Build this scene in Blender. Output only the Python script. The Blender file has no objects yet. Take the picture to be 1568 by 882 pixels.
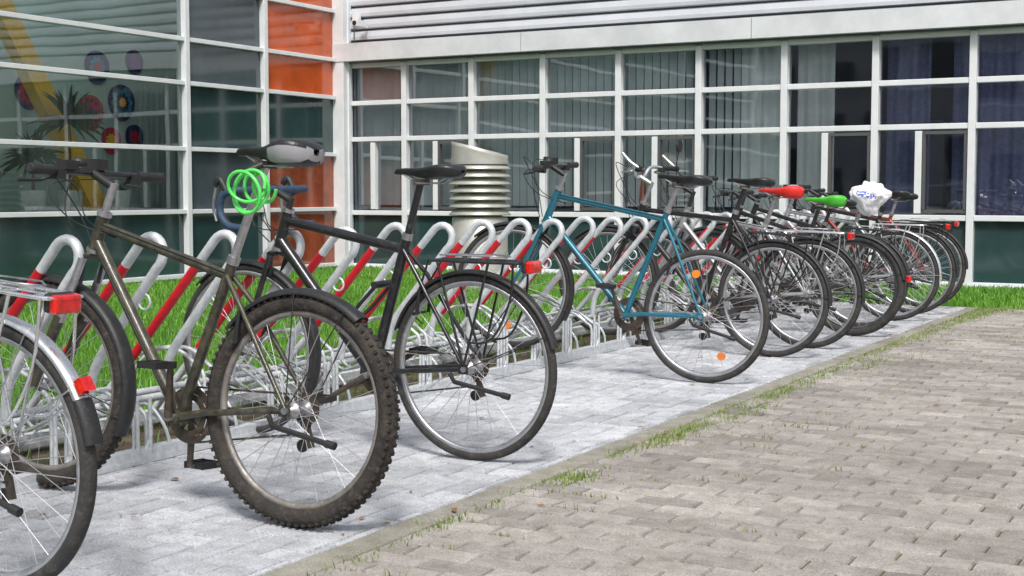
import bpy, math, random, bmesh
import numpy as np
from mathutils import Vector, Matrix, noise
random.seed(7); rng=np.random.default_rng(7)
S=bpy.context.scene
pi=math.pi
# ------------------------------------------------------------------ materials
def mat(name,col,rough=0.5,metal=0.0,var=0.0,vscale=20.0,bump=0.0,bscale=60.0,col2=None,spec=None,coat=0.0,dirt=0.0,dcol=(0.13,0.11,0.085)):
    m=bpy.data.materials.new(name); m.use_nodes=True
    nt=m.node_tree; b=nt.nodes['Principled BSDF']
    b.inputs['Base Color'].default_value=(*col,1); b.inputs['Roughness'].default_value=rough
    b.inputs['Metallic'].default_value=metal
    if spec is not None: b.inputs['Specular IOR Level'].default_value=spec
    if coat: b.inputs['Coat Weight'].default_value=coat
    tc=nt.nodes.new('ShaderNodeTexCoord'); out=None
    if var>0 or col2:
        n=nt.nodes.new('ShaderNodeTexNoise'); n.inputs['Scale'].default_value=vscale; n.inputs['Detail'].default_value=6
        n.inputs['Roughness'].default_value=0.65
        nt.links.new(tc.outputs['Object'],n.inputs['Vector'])
        r=nt.nodes.new('ShaderNodeValToRGB'); r.color_ramp.elements[0].position=0.35; r.color_ramp.elements[1].position=0.68
        c2=col2 if col2 else tuple(min(1,c*(1+var)) for c in col)
        c1=col if col2 else tuple(c*(1-var) for c in col)
        r.color_ramp.elements[0].color=(*c1,1); r.color_ramp.elements[1].color=(*c2,1)
        nt.links.new(n.outputs['Fac'],r.inputs['Fac']); out=r.outputs['Color']
    if dirt>0:
        n5=nt.nodes.new('ShaderNodeTexNoise'); n5.inputs['Scale'].default_value=38; n5.inputs['Detail'].default_value=8; n5.inputs['Roughness'].default_value=0.75
        nt.links.new(tc.outputs['Object'],n5.inputs['Vector'])
        r5=nt.nodes.new('ShaderNodeValToRGB'); r5.color_ramp.elements[0].position=0.62-dirt*.3; r5.color_ramp.elements[1].position=0.80-dirt*.2
        r5.color_ramp.elements[0].color=(0,0,0,1); r5.color_ramp.elements[1].color=(.85,.85,.85,1)
        nt.links.new(n5.outputs['Fac'],r5.inputs['Fac'])
        mx=nt.nodes.new('ShaderNodeMix'); mx.data_type='RGBA'; nt.links.new(r5.outputs['Color'],mx.inputs[0])
        if out: nt.links.new(out,mx.inputs[6])
        else: mx.inputs[6].default_value=(*col,1)
        mx.inputs[7].default_value=(*dcol,1); out=mx.outputs[2]
        mr=nt.nodes.new('ShaderNodeMapRange'); mr.inputs['To Min'].default_value=rough; mr.inputs['To Max'].default_value=0.85
        nt.links.new(r5.outputs['Color'],mr.inputs['Value']); nt.links.new(mr.outputs['Result'],b.inputs['Roughness'])
        if metal>0:
            mm=nt.nodes.new('ShaderNodeMapRange'); mm.inputs['To Min'].default_value=metal; mm.inputs['To Max'].default_value=0.1
            nt.links.new(r5.outputs['Color'],mm.inputs['Value']); nt.links.new(mm.outputs['Result'],b.inputs['Metallic'])
    if out: nt.links.new(out,b.inputs['Base Color'])
    if bump>0:
        n2=nt.nodes.new('ShaderNodeTexNoise'); n2.inputs['Scale'].default_value=bscale; n2.inputs['Detail'].default_value=5
        nt.links.new(tc.outputs['Object'],n2.inputs['Vector'])
        bp=nt.nodes.new('ShaderNodeBump'); bp.inputs['Strength'].default_value=bump; bp.inputs['Distance'].default_value=0.01
        nt.links.new(n2.outputs['Fac'],bp.inputs['Height']); nt.links.new(bp.outputs['Normal'],b.inputs['Normal'])
    return m
def glass(name,tint=(0.85,0.9,0.9),base=0.16):
    m=bpy.data.materials.new(name); m.use_nodes=True; nt=m.node_tree; nt.nodes.clear()
    o=nt.nodes.new('ShaderNodeOutputMaterial'); mx=nt.nodes.new('ShaderNodeMixShader')
    t=nt.nodes.new('ShaderNodeBsdfTransparent'); t.inputs['Color'].default_value=(*tint,1)
    g=nt.nodes.new('ShaderNodeBsdfGlossy'); g.inputs['Roughness'].default_value=0.02; g.inputs['Color'].default_value=(0.88,0.92,0.98,1)
    lw=nt.nodes.new('ShaderNodeLayerWeight'); lw.inputs['Blend'].default_value=0.25
    mp=nt.nodes.new('ShaderNodeMapRange'); mp.inputs['To Min'].default_value=base; mp.inputs['To Max'].default_value=0.9
    n=nt.nodes.new('ShaderNodeTexNoise'); n.inputs['Scale'].default_value=1.1
    tc=nt.nodes.new('ShaderNodeTexCoord'); nt.links.new(tc.outputs['Object'],n.inputs['Vector'])
    bp=nt.nodes.new('ShaderNodeBump'); bp.inputs['Strength'].default_value=0.08; bp.inputs['Distance'].default_value=0.02
    nt.links.new(n.outputs['Fac'],bp.inputs['Height']); nt.links.new(bp.outputs['Normal'],g.inputs['Normal'])
    nt.links.new(lw.outputs['Fresnel'],mp.inputs['Value']); nt.links.new(mp.outputs['Result'],mx.inputs['Fac'])
    nt.links.new(t.outputs[0],mx.inputs[1]); nt.links.new(g.outputs[0],mx.inputs[2]); nt.links.new(mx.outputs[0],o.inputs['Surface'])
    return m
M={}
M['tyre']=mat('tyre_rubber',(0.018,0.018,0.019),0.75,0,bump=0.3,bscale=120,col2=(0.05,0.047,0.043),vscale=9,dirt=.25,dcol=(.12,.11,.10))
M['tyre_mud']=mat('muddy_tyre',(0.016,0.015,0.015),0.85,0,col2=(0.045,0.038,0.031),vscale=14,bump=0.5,bscale=90,dirt=.35,dcol=(.11,.09,.07))
M['rim']=mat('alu_rim',(0.50,0.51,0.53),0.35,0.85,var=0.15,dirt=.3,dcol=(.2,.19,.17))
M['rimmud']=mat('dusty_rim',(0.30,0.28,0.26),0.5,0.6,var=0.3,dirt=.5)
M['rimdark']=mat('alu_rim_dark',(0.12,0.12,0.125),0.38,0.8,var=0.2,dirt=.3)
M['spoke']=mat('spoke_steel',(0.62,0.62,0.64),0.35,0.8)
M['steel']=mat('steel',(0.5,0.5,0.52),0.35,0.9,var=0.2,vscale=30,dirt=.3,dcol=(.12,.10,.08))
M['chrome']=mat('polished_alu',(0.76,0.77,0.79),0.25,0.85,var=0.12,dirt=.2,dcol=(.25,.23,.2))
M['darkmetal']=mat('dirty_metal',(0.06,0.055,0.05),0.5,0.6,col2=(0.16,0.12,0.09),vscale=25,dirt=.4)
M['black']=mat('black_paint',(0.015,0.015,0.017),0.3,0.0,var=0.3,coat=0.3,dirt=.25,dcol=(.10,.09,.08))
M['blackpl']=mat('black_plastic',(0.02,0.02,0.021),0.5,0,var=0.25,bump=0.1,dirt=.2,dcol=(.08,.075,.07))
M['saddle']=mat('saddle_vinyl',(0.02,0.02,0.022),0.38,0,var=0.3,bump=0.15,bscale=150)
M['saddlegrey']=mat('saddle_vinyl_grey',(0.34,0.34,0.36),0.4,0,var=0.1)
M['red']=mat('red_reflector',(0.62,0.008,0.006),0.15,0,coat=0.8,var=0.35,vscale=60)
M['orange']=mat('orange_reflector',(0.95,0.25,0.02),0.2,0,coat=0.6)
M['blue']=mat('teal_blue_paint',(0.015,0.15,0.22),0.28,0.2,var=0.15,coat=0.6,dirt=.15,dcol=(.08,.11,.12))
M['olive']=mat('muddy_olive_paint',(0.018,0.018,0.015),0.38,0.1,col2=(0.075,0.072,0.045),vscale=24,coat=0.2,dirt=.5,dcol=(.12,.10,.065))
M['silverpaint']=mat('silver_paint',(0.45,0.46,0.47),0.35,0.5,var=0.1,dirt=.2)
M['redpaint']=mat('red_paint',(0.30,0.02,0.02),0.3,0,var=0.1,coat=0.5)
M['greencov']=mat('green_cover',(0.08,0.5,0.04),0.5,0,var=0.15,bump=0.2)
M['redcov']=mat('red_cover',(0.75,0.03,0.025),0.5,0,var=0.15,bump=0.2)
M['tape']=mat('blue_bar_tape',(0.03,0.06,0.11),0.6,0,var=0.2,bump=0.3)
M['galv']=mat('galvanised_steel',(0.52,0.55,0.57),0.5,0.3,col2=(0.72,0.75,0.77),vscale=35,dirt=.12,dcol=(.3,.29,.27))
M['rackred']=mat('rack_red_paint',(0.54,0.006,0.016),0.4,0,var=0.15,coat=0.15,dirt=.08,dcol=(.25,.05,.05))
M['frame']=mat('white_aluminium',(0.70,0.72,0.74),0.35,0.0,var=0.06,vscale=4)
M['clad']=mat('metal_cladding',(0.55,0.57,0.61),0.5,0.1,var=0.07,vscale=2)
M['cornice']=mat('aluminium_cornice',(0.64,0.66,0.68),0.45,0.1,var=0.10,vscale=2.5)
M['gapd']=mat('shadow_gap',(0.08,0.08,0.085),0.7)
M['teal']=mat('teal_panel',(0.025,0.055,0.055),0.08,0,var=0.2,vscale=1.5,spec=1.0)
M['greypan']=mat('grey_green_panel',(0.06,0.078,0.088),0.10,0,var=0.15,vscale=1.5,spec=0.9)
M['orangepan']=mat('orange_panel',(0.52,0.09,0.02),0.10,0,var=0.25,vscale=2,spec=0.9)
M['rust']=mat('rust_panel',(0.26,0.06,0.025),0.10,0,var=0.4,vscale=2.5,spec=0.9)
M['glass']=glass('window_glass',base=.20)
M['glassl']=glass('lobby_glass',(0.88,0.96,0.94),0.12)
M['int']=mat('interior_wall',(0.24,0.26,0.33),0.8,0,var=0.1,vscale=1)
M['intl']=mat('lobby_wall',(0.34,0.44,0.41),0.7,0,var=0.12,vscale=1)
M['blind']=mat('blind_fabric',(0.68,0.71,0.75),0.8,0,var=0.1,vscale=3)
M['curtain']=mat('white_curtain',(0.85,0.87,0.88),0.8,0,var=0.05)
M['bcurtain']=mat('violet_curtain',(0.18,0.19,0.36),0.8,0,var=0.2)
M['yellow']=mat('yellow_paint',(0.85,0.46,0.015),0.5,0,var=0.1)
M['leaf']=mat('plant_leaf',(0.015,0.05,0.015),0.5,0,var=0.4)
M['terracotta']=mat('plant_pot',(0.5,0.5,0.48),0.6,0,var=0.1)
M['soil']=mat('soil',(0.09,0.065,0.04),0.95,0,col2=(0.17,0.14,0.09),vscale=12,bump=0.9,bscale=50)
M['vent']=mat('vent_metal',(0.44,0.43,0.39),0.38,0.4,col2=(0.56,0.55,0.51),vscale=6,dirt=.1)
M['ventin']=mat('vent_lid',(0.38,0.36,0.20),0.4,0.3,var=0.15)
M['bag']=mat('white_plastic_bag',(0.82,0.82,0.85),0.3,0,var=0.04)
M['bagblue']=mat('bag_print',(0.10,0.16,0.6),0.4)
M['lock']=mat('green_lock_cable',(0.10,0.72,0.12),0.25,0,var=0.1,coat=0.6)
M['dry']=mat('dry_leaf',(0.30,0.16,0.06),0.8,0,var=0.4,vscale=8)
M['brickw']=mat('reflection_prop_wall',(0.34,0.34,0.35),0.8,0,var=0.15,vscale=1)
M['farwin']=mat('reflection_prop_window',(0.03,0.035,0.045),0.1,0,spec=.8)

# ------------------------------------------------------------------ mesh builder
class MB:
    def __init__(s): s.v=[]; s.f=[]; s.m=[]; s.sm=[]; s.mats=[]
    def mi(s,k):
        if k not in s.mats: s.mats.append(k)
        return s.mats.index(k)
    def add(s,vs,fs,k,smooth=True):
        o=len(s.v); s.v+= [Vector(p) for p in vs]; i=s.mi(k)
        for f in fs: s.f.append([a+o for a in f]); s.m.append(i); s.sm.append(smooth)
    def tube(s,pts,r,k,seg=10,closed=False,caps=True):
        pts=[Vector(p) for p in pts]; n=len(pts); vs=[]; fs=[]
        rs=r if isinstance(r,(list,tuple)) else [r]*n
        up=None
        for i,p in enumerate(pts):
            if closed: t=(pts[(i+1)%n]-pts[i-1]).normalized()
            else: t=(pts[min(i+1,n-1)]-pts[max(i-1,0)]).normalized()
            if up is None:
                a=Vector((0,1,0)) if abs(t.y)<0.9 else Vector((1,0,0))
                up=(a-t*a.dot(t)).normalized()
            else: up=(up-t*up.dot(t)).normalized()
            b=t.cross(up)
            for j in range(seg):
                a=2*pi*j/seg; vs.append(p+(up*math.cos(a)+b*math.sin(a))*rs[i])
        m=n if closed else n-1
        for i in range(m):
            for j in range(seg):
                a=i*seg+j; b2=i*seg+(j+1)%seg; c=((i+1)%n)*seg+(j+1)%seg; d=((i+1)%n)*seg+j
                fs.append((a,b2,c,d))
        s.add(vs,fs,k)
        if caps and not closed:
            s.add(vs[:seg],[tuple(range(seg))[::-1]],k,False); s.add(vs[-seg:],[tuple(range(seg))],k,False)
    def box(s,c,d,k,R=None,smooth=False):
        c=Vector(c); vs=[]
        for x in(-.5,.5):
            for y in(-.5,.5):
                for z in(-.5,.5):
                    p=Vector((x*d[0],y*d[1],z*d[2]))
                    if R is not None: p=R@p
                    vs.append(c+p)
        s.add(vs,[(0,1,3,2),(4,6,7,5),(0,4,5,1),(2,3,7,6),(0,2,6,4),(1,5,7,3)],k,smooth)
    def ring(s,prof,c,k,seg=64,a0=0,a1=2*pi,smooth=True,closedprof=True):
        full=abs((a1-a0)-2*pi)<1e-6; n=seg if full else seg+1; P=len(prof); vs=[]; fs=[]
        for i in range(n):
            a=a0+(a1-a0)*i/seg
            for (r,y) in prof: vs.append((c[0]+r*math.cos(a),c[1]+y,c[2]+r*math.sin(a)))
        for i in range(seg):
            for j in range(P if closedprof else P-1):
                i2=(i+1)%n
                fs.append((i*P+j,i*P+(j+1)%P,i2*P+(j+1)%P,i2*P+j))
        s.add(vs,fs,k,smooth)
    def disc(s,c,r,h,k,seg=24):
        s.ring([(0.0005,-h/2),(r,-h/2),(r,h/2),(0.0005,h/2)],c,k,seg,smooth=False)
    def xform(s,i0,Mx):
        for i in range(i0,len(s.v)): s.v[i]=Mx@s.v[i]
    def obj(s,name,parent=None,bevel=0):
        me=bpy.data.meshes.new(name); me.from_pydata([tuple(p) for p in s.v],[],s.f)
        for k in s.mats: me.materials.append(M[k])
        me.polygons.foreach_set('material_index',s.m); me.polygons.foreach_set('use_smooth',s.sm); me.update()
        o=bpy.data.objects.new(name,me); S.collection.objects.link(o)
        if parent: o.parent=parent
        if bevel:
            b=o.modifiers.new('bev','BEVEL'); b.width=bevel; b.segments=2; b.limit_method='ANGLE'
        return o
def empty(name,loc=(0,0,0)):
    e=bpy.data.objects.new(name,None); e.location=loc; e.empty_display_size=0.2; S.collection.objects.link(e); return e
def smoothpath(pts,n=6):
    P=[Vector(p) for p in pts]; out=[]
    for i in range(len(P)-1):
        p0=P[max(i-1,0)];p1=P[i];p2=P[i+1];p3=P[min(i+2,len(P)-1)]
        for j in range(n):
            t=j/n
            out.append(0.5*((2*p1)+(-p0+p2)*t+(2*p0-5*p1+4*p2-p3)*t*t+(-p0+3*p1-3*p2+p3)*t**3))
    out.append(P[-1]); return out

# ------------------------------------------------------------------ ground
def paver_mat(name,c1,c2,dirt,rough=0.85,stain=None):
    m=bpy.data.materials.new(name); m.use_nodes=True; nt=m.node_tree; b=nt.nodes['Principled BSDF']
    b.inputs['Roughness'].default_value=rough
    at=nt.nodes.new('ShaderNodeAttribute'); at.attribute_name='rnd'
    r=nt.nodes.new('ShaderNodeValToRGB'); r.color_ramp.elements[0].color=(*c1,1); r.color_ramp.elements[1].color=(*c2,1)
    nt.links.new(at.outputs['Fac'],r.inputs['Fac'])
    tc=nt.nodes.new('ShaderNodeTexCoord'); cur=r.outputs['Color']
    def layer(scale,det,p0,p1,ca,cb,rg=.6):
        nonlocal cur
        n=nt.nodes.new('ShaderNodeTexNoise'); n.inputs['Scale'].default_value=scale; n.inputs['Detail'].default_value=det; n.inputs['Roughness'].default_value=rg
        nt.links.new(tc.outputs['Object'],n.inputs['Vector'])
        rr=nt.nodes.new('ShaderNodeValToRGB'); rr.color_ramp.elements[0].position=p0; rr.color_ramp.elements[1].position=p1
        rr.color_ramp.elements[0].color=(*ca,1); rr.color_ramp.elements[1].color=(*cb,1)
        nt.links.new(n.outputs['Fac'],rr.inputs['Fac'])
        mx=nt.nodes.new('ShaderNodeMix'); mx.data_type='RGBA'; mx.blend_type='MULTIPLY'; mx.inputs[0].default_value=1
        nt.links.new(cur,mx.inputs[6]); nt.links.new(rr.outputs['Color'],mx.inputs[7]); cur=mx.outputs[2]; return n
    layer(0.9,8,.36,.60,dirt,(1,1,1),.7)
    layer(14,5,.35,.65,(.80,.79,.77),(1.08,1.08,1.08))
    layer(3.2,6,.30,.45,(.80,.80,.76),(1,1,1),.75)
    n3=layer(140,4,.3,.7,(.62,.62,.62),(1.22,1.22,1.22))
    nt.links.new(cur,b.inputs['Base Color'])
    bp=nt.nodes.new('ShaderNodeBump'); bp.inputs['Strength'].default_value=0.7; bp.inputs['Distance'].default_value=0.003
    nt.links.new(n3.outputs['Fac'],bp.inputs['Height']); nt.links.new(bp.outputs['Normal'],b.inputs['Normal'])
    return m
M['pav_tan']=paver_mat('tan_pavers',(0.31,0.285,0.262),(0.50,0.465,0.43),(0.74,0.73,0.73))
M['pav_light']=paver_mat('light_grey_pavers',(0.47,0.49,0.525),(0.70,0.72,0.76),(0.78,0.78,0.78))
M['kerb']=paver_mat('kerb_concrete',(0.34,0.32,0.28),(0.42,0.40,0.35),(0.65,0.66,0.6))
M['joint']=mat('joint_sand',(0.05,0.047,0.035),0.95,0,col2=(0.10,0.12,0.04),vscale=3,bump=0.5)
M['jointl']=mat('joint_sand_light',(0.10,0.10,0.095),0.95,0,var=0.4,vscale=3)
M['earth']=mat('lawn_soil',(0.04,0.11,0.015),0.95,0,col2=(0.08,0.17,0.02),vscale=3)
M['asph']=mat('far_ground',(0.22,0.21,0.19),0.9,0,var=0.2,vscale=3)

def sheet(name,x0,x1,y0,y1,z,k,parent=None):
    b=MB(); b.add([(x0,y0,z),(x1,y0,z),(x1,y1,z),(x0,y1,z)],[(0,1,2,3)],k,False); return b.obj(name,parent)
sheet('ground',-300,300,-300,300,-0.06,'asph')
def pavers(name,rects,k,jk,x0,x1,y0,y1,gap=0.004,bev=0.006,par=None,tilt=.0010):
    v=[];f=[];rv=[]
    for (a,b,c,d) in rects:
        z=rng.normal(0,0.0009)+.004*noise.noise(Vector((a*.8,c*.8,0))); tx,ty=rng.normal(0,tilt,2); r=float(np.clip(rng.normal(0.5,0.27),0,1)); o=len(v)
        g=gap*0.5
        for (X,Y) in ((a+g+bev,c+g+bev),(b-g-bev,c+g+bev),(b-g-bev,d-g-bev),(a+g+bev,d-g-bev)):
            v.append((X,Y,z+(tx if X>(a+b)/2 else -tx)+(ty if Y>(c+d)/2 else -ty)))
        for (X,Y) in ((a+g,c+g),(b-g,c+g),(b-g,d-g),(a+g,d-g)): v.append((X,Y,-0.009))
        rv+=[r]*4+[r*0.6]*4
        f.append((o,o+1,o+2,o+3))
        for i in range(4): j=(i+1)%4; f.append((o+4+i,o+4+j,o+j,o+i))
    me=bpy.data.meshes.new(name); me.from_pydata(v,[],f); me.materials.append(M[k])
    at=me.attributes.new('rnd','FLOAT','POINT'); at.data.foreach_set('value',rv)
    o=bpy.data.objects.new(name,me); S.collection.objects.link(o); o.parent=par
    sheet('joint_bed',x0,x1,y0,y1,-0.0085,jk,o)
    return o
XE=-2.28; XK=-2.17; YE=12.2; XR=-3.78
rects=[]; y=-1.0; row=0
while y<YE-0.01:
    off=(row%2)*0.1
    x=XK-off
    while x<3.5:
        a=max(x,XK); b=min(x+0.2,3.5)
        if b-a>0.03: rects.append((a,b,y,min(y+0.1,YE)))
        x+=0.2
    y+=0.1; row+=1
pavers('paved_yard',rects,'pav_tan','joint',XK,3.5,-1.0,YE,gap=0.006,bev=0.004)
rects=[]
u=0.105
ni=int((XE-XR)/u)+1; nj=int((YE+1)/u)+1
for i in range(-1,ni+1):
    for j in range(-1,nj+1):
        kk=(i-j)%4
        if kk==0: r=(XR+i*u,XR+(i+2)*u,-1+j*u,-1+(j+1)*u)
        elif kk==3: r=(XR+i*u,XR+(i+1)*u,-1+j*u,-1+(j+2)*u)
        else: continue
        r=(max(r[0],XR),min(r[1],XE),max(r[2],-1),min(r[3],YE))
        if r[1]-r[0]>0.02 and r[3]-r[2]>0.02: rects.append(r)
pavers('light_pavement',rects,'pav_light','jointl',XR,XE,-1,YE,gap=0.0065,bev=0.0035)
rects=[]; y=-1
while y<YE: rects.append((XE,XK,y,min(y+0.5,YE))); y+=0.5
pavers('kerb',rects,'kerb','joint',XE,XK,-1,YE,gap=0.004,bev=0.004)
sheet('soil_bed',-4.75,XR,-1,YE,-0.02,'soil')
sheet('lawn',-10.8,-4.4,-8,14.75,-0.012,'earth')
sheet('lawn',-4.4,6,YE,14.75,-0.016,'earth')
def blades(name,n,area,h0,h1,w,cols,zb=-0.015,xyfun=None):
    if xyfun is not None: X,Y=xyfun
    else:
        X=rng.uniform(area[0],area[1],n); Y=rng.uniform(area[2],area[3],n)
    n=len(X)
    a=rng.uniform(0,2*pi,n); h=rng.uniform(h0,h1,n); ln=rng.uniform(0.1,0.75,n)*h; b=rng.uniform(0,2*pi,n)
    W=w*rng.uniform(0.7,1.3,n)
    v=np.zeros((n,5,3))
    v[:,0]=np.c_[X-W*np.cos(a),Y-W*np.sin(a),np.full(n,zb)]
    v[:,1]=np.c_[X+W*np.cos(a),Y+W*np.sin(a),np.full(n,zb)]
    v[:,2]=np.c_[X+W*.8*np.cos(a)+ln*.35*np.cos(b),Y+W*.8*np.sin(a)+ln*.35*np.sin(b),zb+h*.6]
    v[:,3]=np.c_[X-W*.8*np.cos(a)+ln*.35*np.cos(b),Y-W*.8*np.sin(a)+ln*.35*np.sin(b),zb+h*.6]
    v[:,4]=np.c_[X+ln*np.cos(b),Y+ln*np.sin(b),zb+h]
    base=np.arange(n)*5
    q=np.c_[base,base+1,base+2,base+3]; t=np.c_[base+3,base+2,base+4]
    li=np.concatenate([q.ravel(),t.ravel()]); me=bpy.data.meshes.new(name)
    me.vertices.add(n*5); me.vertices.foreach_set('co',v.ravel())
    me.loops.add(len(li)); me.loops.foreach_set('vertex_index',li)
    ls=np.concatenate([np.arange(n)*4,4*n+np.arange(n)*3]); lt=np.concatenate([np.full(n,4),np.full(n,3)])
    me.polygons.add(2*n); me.polygons.foreach_set('loop_start',ls); me.polygons.foreach_set('loop_total',lt)
    me.update(); me.validate()
    # patchy lawn: large-scale tone variation plus per-blade variation
    patch=np.sin(X*2.1+np.sin(Y*1.3)*1.5)*np.sin(Y*1.7+X*.6)*.2
    at=me.attributes.new('rnd','FLOAT','POINT'); at.data.foreach_set('value',np.repeat(np.clip(rng.uniform(0,1,n)*.85+.08+patch*.6,0,1),5))
    m=bpy.data.materials.new(name+'_mat'); m.use_nodes=True; nt=m.node_tree; bs=nt.nodes['Principled BSDF']; bs.inputs['Roughness'].default_value=0.55
    an=nt.nodes.new('ShaderNodeAttribute'); an.attribute_name='rnd'; r=nt.nodes.new('ShaderNodeValToRGB')
    r.color_ramp.elements[0].color=(*cols[0],1); r.color_ramp.elements[1].color=(*cols[1],1)
    e=r.color_ramp.elements.new(0.92); e.color=(*cols[1],1); r.color_ramp.elements[-1].color=(*cols[2],1)
    nt.links.new(an.outputs['Fac'],r.inputs['Fac']); nt.links.new(r.outputs['Color'],bs.inputs['Base Color'])
    me.materials.append(m)
    o=bpy.data.objects.new(name,me); S.collection.objects.link(o); return o
GC=((0.05,0.16,0.012),(0.155,0.37,0.03),(0.36,0.37,0.10))
blades('grass',105000,(-9,-4.35,2.2,14.7),0.03,0.07,0.003,GC)
blades('grass',22000,(-10.7,-9,6,14.7),0.04,0.07,0.004,GC)
blades('grass',26000,(-4.4,1,YE+0.02,14.7),0.04,0.075,0.0035,GC)
blades('grass',3600,(-4.5,-3.8,2,12),0.02,0.06,0.0025,((0.07,0.15,0.02),(0.12,0.2,0.03),(0.2,0.18,0.06)))
xs=[];ys=[]
for (yc,sp,n,xo) in [(3.3,.2,70,.01),(3.6,0.18,130,0),(4.2,.10,420,.06),(4.7,.1,70,.0),(5.0,.12,260,.04),(5.3,.15,420,.05),(5.9,.2,520,.10),(6.5,.15,420,.05),(7.2,.3,460,.05),(7.9,.2,420,.14),(8.6,.3,300,.03),(9.6,.5,420,.05),(10.6,.5,700,.07),(11.5,.4,1200,.10),(12.0,.15,900,.16),(3.0,.15,60,.01)]:
    ys+=list(rng.normal(yc,sp,n)); xs+=list(XK+0.005+xo*rng.choice([0,1],n)+np.abs(rng.normal(0,0.022+xo*.3,n)))
for i in range(150):
    j=rng.integers(10,130); yj=j*0.1; xc=XK+rng.exponential(0.32); n=rng.integers(2,16)
    xs+=list(xc+rng.normal(0,.05,n)); ys+=list(yj+rng.normal(0,.004,n))
blades('weeds',0,None,0.01,0.034,0.0019,((0.10,0.17,0.025),(0.22,0.30,0.05),(0.46,0.36,0.13)),zb=-0.008,xyfun=(np.array(xs),np.minimum(np.array(ys),YE)))
lv=MB()
for i in range(75):
    x=random.uniform(-4.5,-1.2) if i%3 else random.gauss(-2.2,.12); y=random.uniform(2.4,11.5); s=random.uniform(.008,.022); a=random.uniform(0,6.3)
    if x>-1.9 and i%2: continue
    ca,sa=math.cos(a),math.sin(a); P=[(-1,0,0),(-.3,.45,.25),(.5,.4,.3),(1,0,.1),(.4,-.45,.35),(-.4,-.4,.2)]
    lv.add([(x+s*(p[0]*ca-p[1]*sa),y+s*(p[0]*sa+p[1]*ca),.004+s*p[2]) for p in P],[(0,1,2,3,4,5)],'dry',False)
lv.obj('fallen_leaves')

# ------------------------------------------------------------------ main building
YF=14.8
B=empty('reflection_prop')
ms=[-10.72]+[-9.80+1.006*i for i in range(16)]
zr=[0.04,0.74,1.70,2.17,2.66]
fr=MB()
for i,x in enumerate(ms): fr.box((x,YF,1.33),(0.075,0.12,2.66),'frame')
for i in range(len(ms)-1):
    a=ms[i]+0.038; b=ms[i+1]-0.038; c=(a+b)/2
    for z in zr: fr.box((c,YF+0.004,z-0.02),(b-a,0.10,0.06),'frame')
    if i%3!=2:
        fr.box((c-0.04,YF+0.006,1.2),(0.075,0.09,0.87),'frame')
fr.box((-2,YF-0.02,0.0),(17.6,0.14,0.04),'frame')
fr.obj('window_frames',B,0.006)
gl=MB(); pn=MB()
for i in range(len(ms)-1):
    a=ms[i]+0.03; b=ms[i+1]-0.03
    for j in range(1,4):
        z0=zr[j];z1=zr[j+1]-0.04
        segs=[(a,b)]
        if j==1 and i%3!=2: c=(a+b)/2-0.04; segs=[(a,c),(c,b)]
        for (p,q) in segs:
            t=[random.uniform(-.007,.007) for _ in range(4)]
            gl.add([(p,YF+.02+t[0],z0-.02),(q,YF+.02+t[1],z0-.02),(q,YF+.02+t[2],z1+.02),(p,YF+.02+t[0]+t[2]-t[1],z1+.02)],[(0,1,2,3)],'glass',False)
    t=random.uniform(-.006,.006)
    pn.add([(a,YF+.02,.02),(b,YF+.02+t,.02),(b,YF+.02+t,.72),(a,YF+.02,.72)],[(0,1,2,3)],'teal',False)
for i in (1,3,4,6,7,9,10):
    a=ms[i]+0.04; b=ms[i+1]-0.04; c=(a+b)/2-0.04
    p,q=(c+.04,b)
    for z in (0.79,1.615): pn.box(((p+q)/2,YF-.02,z),(q-p-.01,.05,.035),'gapd')
    for x in (p+.02,q-.02): pn.box((x,YF-.02,1.2),(.03,.05,.80),'gapd')
gl.obj('window_panes',B); pn.obj('base_panels',B)
cl=MB()
x=-10.9
while x<5.5:
    x2=min(x+2.9,5.5)
    cl.box(((x+x2)/2,YF-0.08,2.80),(x2-x-0.008,0.26,0.23),'cornice'); x=x2
cl.box((-2.6,YF-0.02,2.925),(16.4,0.16,0.02),'greypan')
cl.box((-2.6,YF+0.0,2.672),(16.4,0.2,0.02),'greypan')
def prism(prof,k):
    n=len(prof); vs=[(-10.85,p[0],p[1]) for p in prof]+[(5.5,p[0],p[1]) for p in prof]
    cl.add(vs,[(i,n+i,n+i+1,i+1) for i in range(n-1)],k,False)
z=2.94
while z<6.0:
    prism([(YF-.005,z-.001),(YF-.005,z+.020)],'gapd')
    prism([(YF-.005,z+.020),(YF-.052,z+.030),(YF-.056,z+.07),(YF-.045,z+.125),(YF-.005,z+.149)],'clad'); z+=.15
cl.obj('cladding_and_cornice',B)
it=MB()
it.box((-2.6,19.1,3),(16.4,.1,6),'int'); it.box((-2.6,17,3.05),(16.4,4.2,.1),'intl'); it.box((-2.6,17,-.02),(16.4,4.2,.04),'int')
it.box((-10.78,17,1.5),(.1,4.2,3),'int'); it.box((5.4,17,1.5),(.1,4.2,3),'int'); it.box((-2.6,17,6.02),(16.6,4.6,.1),'greypan')
it.box((5.5,16.9,3),(.1,4.4,6),'clad')
for xw in (-6.8,-2.8): it.box((xw,17,1.5),(.1,4.0,3),'int')
for i in range(7):
    it.box((-9.5+i*1.6,16.4,.74),(1.2,.6,.05),'blind'); it.box((-9.5+i*1.6,16.5,1.0),(.5,.05,.34),'gapd'); it.box((-9.1+i*1.6,18.9,1.0),(.9,.35,1.9),'blind' if i%2 else 'greypan')
it.obj('interior',B)
bl=MB()
x=-10.6
while x<-5.85:
    R=Matrix.Rotation(math.radians(random.gauss(34,7)),3,'Z')
    bl.box((x,YF+.20,1.72),(.088,.003,1.8),'blind',R)
    x+=.105
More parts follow.
